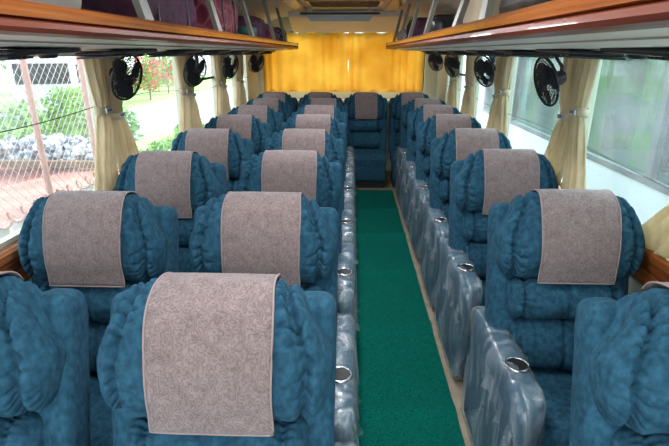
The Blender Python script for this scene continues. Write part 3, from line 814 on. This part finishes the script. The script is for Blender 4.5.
fans = [(-1.17, 2.56, 1.575, 76, 'left', 'nearest the camera'), (-1.17, 3.70, 1.57, 64, 'left', 'second from the camera'), (-1.17, 4.80, 1.57, 66, 'left', 'third from the camera'), (-1.17, 6.1, 1.58, 50, 'left', 'farthest from the camera'),
        (.93, 2.44, 1.565, -84, 'right', 'nearest the camera'), (.985, 3.82, 1.565, -68, 'right', 'second from the camera'), (1.00, 5.15, 1.57, -64, 'right', 'third from the camera'), (1.03, 6.35, 1.59, -50, 'right', 'farthest from the camera')]
f0 = None
for (x, y, z, a, side, wh) in fans:
    if f0 is None: f0 = make_fan(); o = f0
    else: o = copy_tree(f0)
    o.location = (x, y, z); o.rotation_euler = (R(16), 0, R(a))
    tag(o, 'round black cabin fan hung beside the %s curtains, %s' % (side, wh), 'fan', 'fans along the %s side' % side)

# ------------------------------------------------------------------ outside
GZ = -.95
struct(MB().box(-60, 60, -30, 60, GZ - .1, GZ).build('ground', 'asphalt'))
sp = [(-2.62, -5), (-2.62, 5.1), (-3.9, 8.9), (-14, 8.9), (-14, -5)]
struct(MB().add([(x, y, z) for z in (GZ, -.12) for x, y in sp], [(0, 1, 2, 3), (7, 6, 5, 4), (0, 4, 5, 1), (1, 5, 6, 2), (2, 6, 7, 3), (3, 7, 4, 0)]).build('ground_bank', 'red_soil'))
tag(MB().box(-6.2, -1.9, 11.4, 15.5, GZ + .002, GZ + .25).box(-3.4, -1.9, 6.2, 11.39, GZ + .002, GZ + .25).build('lawn', 'grass'), kind='stuff')
tag(MB().box(-60, -10.4, 22, 60, GZ + .002, GZ + .05).build('far_lawn', 'grass'), kind='stuff')
# kerb wall below the fence
o = tag(empty('kerb_wall', (-2.5, 0, GZ)), 'weathered concrete wall with short stubs below the mesh fence', 'wall')
MB().box(-.10, .10, -6, 5.2, 0, 1.36).build('wall_block', 'concrete', o)
m_ = MB()
for k in range(64): y = -5.9 + k * .17; m_.box(-.03, .03, y, y + .06, 1.36, 1.46)
m_.build('stubs', 'concrete', o)['kind'] = 'stuff'
fe = tag(empty('chain_link_fence', (-2.5, 0, GZ + 1.46)), 'chain-link fence with pinkish posts outside the left windows', 'fence')
m_ = MB(); ya, yb = -1.0, 5.1; H = 1.6; pt = .085
k = 0; y = ya - H
while y < yb:
    for sgn in (1, -1):
        p0 = Vector((sgn * .004, y, 0)) if sgn > 0 else Vector((-.004, y + H, 0)); p1 = Vector((sgn * .004, y + H, H)) if sgn > 0 else Vector((-.004, y, H))
        # clip to range
        def clip(p, q):
            if p.y > q.y: p, q = q, p
            if q.y <= ya or p.y >= yb: return None
            if p.y < ya: p = p + (q - p) * ((ya - p.y) / (q.y - p.y))
            if q.y > yb: q = p + (q - p) * ((yb - p.y) / (q.y - p.y))
            return p, q
        c = clip(p0, p1)
        if c: m_.tube(c, .0032, 4)
    y += pt
tag(m_.build('wire_mesh', 'fence_wire', fe), kind='stuff')
for y in (2.05, 2.95, 3.75, 4.55, 5.1, 1.2, .3): MB().tube([(0, y, 0), (0, y, H + .05)], .026, 10).build('post', 'pink_post', fe)
V = [( .05 + .04 * math.cos(t * 1.0), ya + (yb - ya) * t / 250, .06 + .05 * math.sin(t)) for t in [q * .45 for q in range(556)]]
MB().tube(V, .009, 5).build('coiled_wire', 'pink_post', fe, True)
MB().tube([(.0, ya, H), (0, yb, H)], .012, 6).build('top_rail', 'pink_post', fe)
# stone heap behind the fence
V = []; F = []
for k in range(900):
    x = random.uniform(-11, -4.2); y = 8.0 + random.random() * .8; z = -.10 + random.random() * .30
    rr = random.uniform(.05, .12); bm = bmesh.new(); bmesh.ops.create_icosphere(bm, subdivisions=1, radius=rr)
    i0 = len(V)
    for v in bm.verts: V.append(v.co * random.uniform(.75, 1.2) + Vector((x, y, z)))
    for f in bm.faces: F.append(tuple(i0 + v.index for v in f.verts))
    bm.free()
tag(link('stone_heap', V, F, 'rocks'), kind='stuff')
tag(MB().box(-11.2, -4.1, 7.66, 7.80, -.119, -.01).build('low_wall', 'bark'), 'low dark wall in front of the pale stone heap outside', 'wall')
# white truck
tr = tag(empty('truck', (-10.6, 17.0, GZ), R(24)), 'white truck parked beyond the mesh fence', 'truck')
rb('cab', (0, 0, 1.55), (2.0, 1.7, 1.9), .12, 'white_paint', tr, .12)
rb('cargo_box', (0, 2.9, 1.75), (2.1, 3.9, 2.2), .05, 'white_paint', tr, .3)
MB().box(1.0, 1.03, -.55, .45, 1.65, 2.25).box(-.8, .8, -.89, -.86, 1.65, 2.3).build('cab_windows', 'dark_slot', tr)
MB().box(1.06, 1.08, 1.2, 4.7, 2.2, 2.55).build('side_stripe', 'red_paint', tr)
for x in (-.85, .85):
    for y in (0, 3.6): MB().tube([(x - .14, y, .42), (x + .14, y, .42)], .42, 20).build('wheel', 'tyre', tr, True)
MB().box(-.9, .9, -.8, 4.6, .5, .75).build('chassis', 'dark_metal', tr)
# trees and shrubs
def plant(name, loc, rad, h, n, mat, label, cat, leaf=.09, trunk=None, flowers=0, group=None):
    r = tag(empty(name, loc), label, cat, group)
    V = []; F = []; V2 = []; F2 = []
    cl = [(Vector((random.uniform(-1, 1) * rad * .6, random.uniform(-1, 1) * rad * .6, h * random.uniform(.35, .8))), random.uniform(.35, .6) * rad) for _ in range(9)]
    for k in range(n + flowers):
        c, rr = random.choice(cl); d = Vector((random.gauss(0, 1), random.gauss(0, 1), random.gauss(0, 1))).normalized() * rr * random.uniform(.6, 1.05)
        p = c + d; p.z = max(.02, min(h, p.z)); a = Vector((random.gauss(0, 1), random.gauss(0, 1), random.gauss(0, 1))).normalized(); b_ = a.orthogonal().normalized()
        tgt = (V, F) if k < n else (V2, F2); i0 = len(tgt[0])
        tgt[0].extend([p - a * leaf, p + b_ * leaf * .5, p + a * leaf, p - b_ * leaf * .5]); tgt[1].append((i0, i0 + 1, i0 + 2, i0 + 3))
    tag(link('foliage', V, F, mat, r), kind='stuff')
    if flowers: tag(link('blossom', V2, F2, 'flower_red', r), kind='stuff')
    m_ = MB(); m_.tube([(0, 0, 0), (0.03, 0, h * .3), (0, .04, h * .6)], [.06 * h * .3, .05 * h * .3, .02], 8); m_.build('stem', 'bark', r)
tl = [(-17.5, 12, 3.2, 6.5), (-17.6, 20, 3.4, 7.5), (-16.5, 28.5, 3.6, 8), (-18, 4, 3.5, 7), (-12, 50, 3.2, 8), (-13.5, 39, 3.6, 8.5), (-25, 16, 3.6, 8), (-26, 25, 4, 8), (-4.5, 54, 3.4, 8), (-25, 7, 3.6, 8), (-20.5, 36, 3.2, 8)]
for i, (x, y, rd, h) in enumerate(tl):
    plant('tree', (x, y, GZ + .052), rd, h, 3200, 'leaf_green' if i % 2 else 'leaf_dark', '%s tree among the greenery beyond the road' % ('bright green leafy', 'darker green leafy')[(i + 1) % 2], 'tree', .20, group='%s trees beyond the road' % ('bright', 'darker')[(i + 1) % 2])
sl = [(-2.55, 6.75, .48, 1.5, 0), (-2.6, 7.85, .5, 1.45, 0), (-2.5, 8.95, .5, 1.5, 0)]
for i, (x, y) in enumerate(((-5.6, 10.3), (-7.5, 10.4), (-9.6, 10.2), (-7.6, 13.0), (-11.8, 11.6))):
    plant('bush', (x, y, GZ), 1.0, 1.5 + .2 * (i % 2), 1500, 'leaf_green', 'green bush growing behind the pale stone heap', 'bush', .08, group='bushes behind the stone heap')
for i, (x, y, rd, h, fl) in enumerate(sl):
    plant('shrub', (x, y, GZ + .25), rd, h, 2600, 'leaf_green', 'bright green shrub close outside the left windows', 'shrub', .036, group='shrubs close outside')
for i, (x, y) in enumerate(((-12.0, 24.5), (-12.2, 32.5), (-11.6, 28.0), (-14.6, 15.6))):
    plant('flowering_shrub', (x, y, GZ + .06), 1.1, 2.3 + .2 * i, 900, 'leaf_green', 'red flowering shrub across the road', 'shrub', .10, flowers=500, group='flowering shrubs across the road')
struct(MB().box(-10.4, -10.2, 22, 60, GZ, GZ + .16).build('kerb', 'concrete'))

# neighbouring coach on the right
BX = 3.0
cb = tag(empty('parked_coach', (BX, 0, GZ)), 'white coach with tinted windows parked close beside the right windows', 'coach')
zt0 = .47 - GZ   # window bottom above ground
m_ = MB(); ya, yb = -4.0, 11.5
m_.box(0, 2.4, ya, yb, .35, zt0 - .0); m_.box(0, 2.4, ya, yb, zt0 + 1.35, zt0 + 1.6)
for y0, y1 in ((ya, ya + .2), (yb - .2, yb)): m_.box(0, 2.4, y0, y1, zt0, zt0 + 1.35)
m_.build('body', 'white_paint', cb)
MB().box(-.012, 0, ya + .05, yb - .05, zt0 - .045, zt0 + .02).build('window_gasket', 'grey_frame', cb)
ys = [-3.8, -1.6, .9, 4.85, 7.2, 9.3, 11.3]
for a, b_ in zip(ys[:-1], ys[1:]):
    p = MB().box(.06, .07, a + .05, b_ - .05, zt0 + .02, zt0 + 1.34).build('tinted_pane', 'coach_glass' if 'coach_glass' in MATS else 'clear_glass', cb)
for y in ys: MB().box(-.01, .07, y - .05, y + .05, zt0 + .02, zt0 + 1.34).build('window_post', 'grey_frame', cb)
# pale green curtains inside the coach
for k, y in enumerate((-1.3, 1.5, 3.4, 5.35, 6.4, 7.6, 8.7, 9.9)):
    V = []; F = []; nn = 50
    for i in range(nn + 1):
        q = i / nn
        for j in range(9):
            z = zt0 + .02 + 1.31 * j / 8; wq = .26 * (.55 + .45 * abs(j / 8 - .4) * 1.6)
            V.append((.17 + .02 * math.sin(q * 30 + k), y + (q - .5) * wq * 2, z))
    for i in range(nn):
        for j in range(8): a = i * 9 + j; F.append((a, a + 1, a + 10, a + 9))
    link('coach_curtain', V, F, 'green_curtain', cb, True)
MB().box(.9, .92, ya + .3, yb - .3, zt0, zt0 + 1.34).build('cabin_lining', 'tint_glass', cb)
m_ = MB()
for k in range(9):
    y = -2.8 + k * 1.35
    V, F = rbox((.50, y, zt0 + .12), (.45, .16, .62), .07, .05); m_.add(V, F)
m_.build('coach_seats', 'blue_velvet', cb, True)['kind'] = 'stuff'
for y in (-1.5, 7.0): MB().tube([(.02, y, .5), (.3, y, .5)], .48, 24).build('wheel', 'tyre', cb, True)
